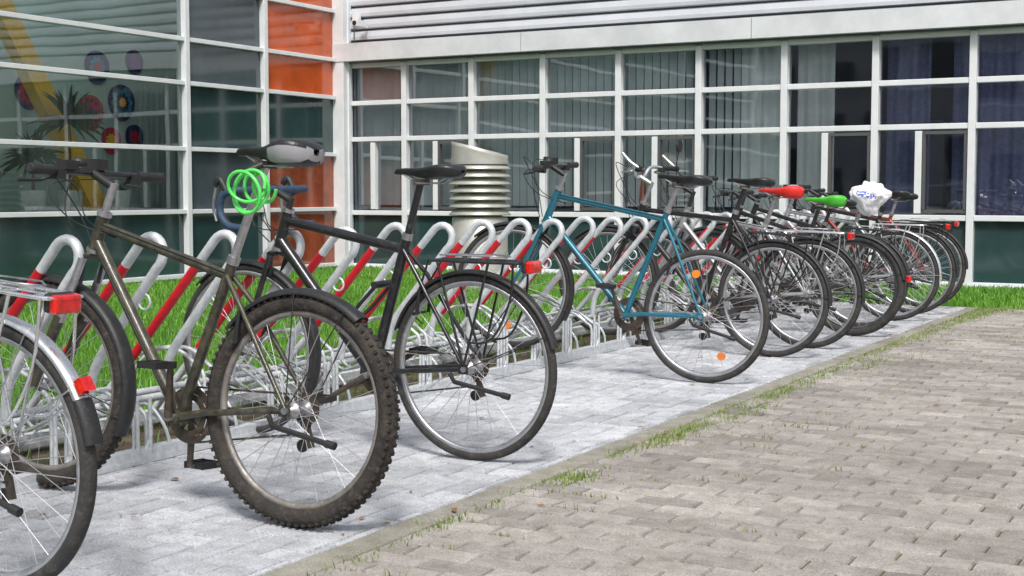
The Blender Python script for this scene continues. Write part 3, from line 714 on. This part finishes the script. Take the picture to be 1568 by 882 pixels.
# green cable lock
g=MB(); path=[]
N=5*28
for i in range(N):
    t=i/28*2*pi; r=.054+.009*math.sin(t*.37)+.004*math.sin(t*1.7)
    k=i/N
    path.append((-2.65+r*math.cos(t)*(1.0+.1*math.sin(t*.2)),3.175-.035+.07*k+.03*math.sin(t*.45+1),1.008+r*.95*math.sin(t)-.01*math.sin(t*.33)))
g.tube(path,.0055,'lock',8); g.tube([(-2.66,3.17,1.06),(-2.63,3.2,1.08)],.011,'blackpl',8); g.obj('cable_lock')
# plastic bag tied over a saddle: draped, wrinkled body
bm=bmesh.new(); bmesh.ops.create_icosphere(bm,subdivisions=5,radius=1)
for v_ in bm.verts:
    p=v_.co.copy(); ang=math.atan2(p.y,p.x); up=max(0,p.z); low=max(0,-p.z)
    fold=1+.07*math.sin(ang*8+3*p.z)*(1-abs(p.z))+.05*math.sin(ang*5-2*p.z)
    cr=noise.noise(p*2.1)*.20-abs(noise.noise(p*4.3+Vector((3,1,2))))*.14
    f=fold+cr
    X=p.x*.150*f*(1-.30*low); Y=p.y*.11*f*(1-.20*low); Z=p.z*.085*(1+cr)-.075*low**1.5
    Z+=.035*up*noise.noise(Vector((p.x*3,p.y*3,5)))+.02*up
    v_.co=Vector((X,Y,Z))
for f_ in bm.faces: f_.smooth=True
me=bpy.data.meshes.new('plastic_bag'); bm.to_mesh(me); bm.free()
me.materials.append(M['bag']); me.materials.append(M['bagblue'])
for p in me.polygons:
    c=p.center; n_=noise.noise(Vector((c.x*60,0,c.z*80)))
    p.material_index=1 if (c.y<-.03 and abs(c.z-.01+.25*c.x)<.022 and abs(c.x)<.075 and n_>.0) else 0
o=bpy.data.objects.new('plastic_bag',me); S.collection.objects.link(o); o.location=(-2.74,10.62,.965)

# ------------------------------------------------------------------ world, sun, camera
w=bpy.data.worlds.new('World'); S.world=w; w.use_nodes=True; nt=w.node_tree; bg=nt.nodes['Background']
sk=nt.nodes.new('ShaderNodeTexSky'); sk.sky_type='NISHITA'; sk.sun_disc=False
sk.sun_elevation=math.radians(52); sk.sun_rotation=math.radians(150); sk.dust_density=4; sk.air_density=1.2
hs=nt.nodes.new('ShaderNodeHueSaturation'); hs.inputs['Saturation'].default_value=0.5
nt.links.new(sk.outputs[0],hs.inputs['Color']); nt.links.new(hs.outputs[0],bg.inputs['Color']); bg.inputs['Strength'].default_value=0.15
sl=bpy.data.lights.new('sun','SUN'); sl.energy=2.9; sl.angle=math.radians(12); sl.color=(1,.97,.94)
so=bpy.data.objects.new('sun',sl); S.collection.objects.link(so)
az=math.radians(150); el=math.radians(52)
dirv=Vector((math.sin(az)*math.cos(el),math.cos(az)*math.cos(el),math.sin(el)))
so.rotation_euler=dirv.to_track_quat('Z','Y').to_euler()
cam=bpy.data.cameras.new('camera'); cam.lens=48.0; cam.sensor_width=36; cam.clip_end=1000; cam.clip_start=.05
co=bpy.data.objects.new('camera',cam); S.collection.objects.link(co); co.location=(0,0,1.0)
co.rotation_euler=(math.radians(90-4.05),0,math.radians(29.1)); S.camera=co
S.view_settings.view_transform='Standard'; S.view_settings.look='None'; S.view_settings.exposure=0
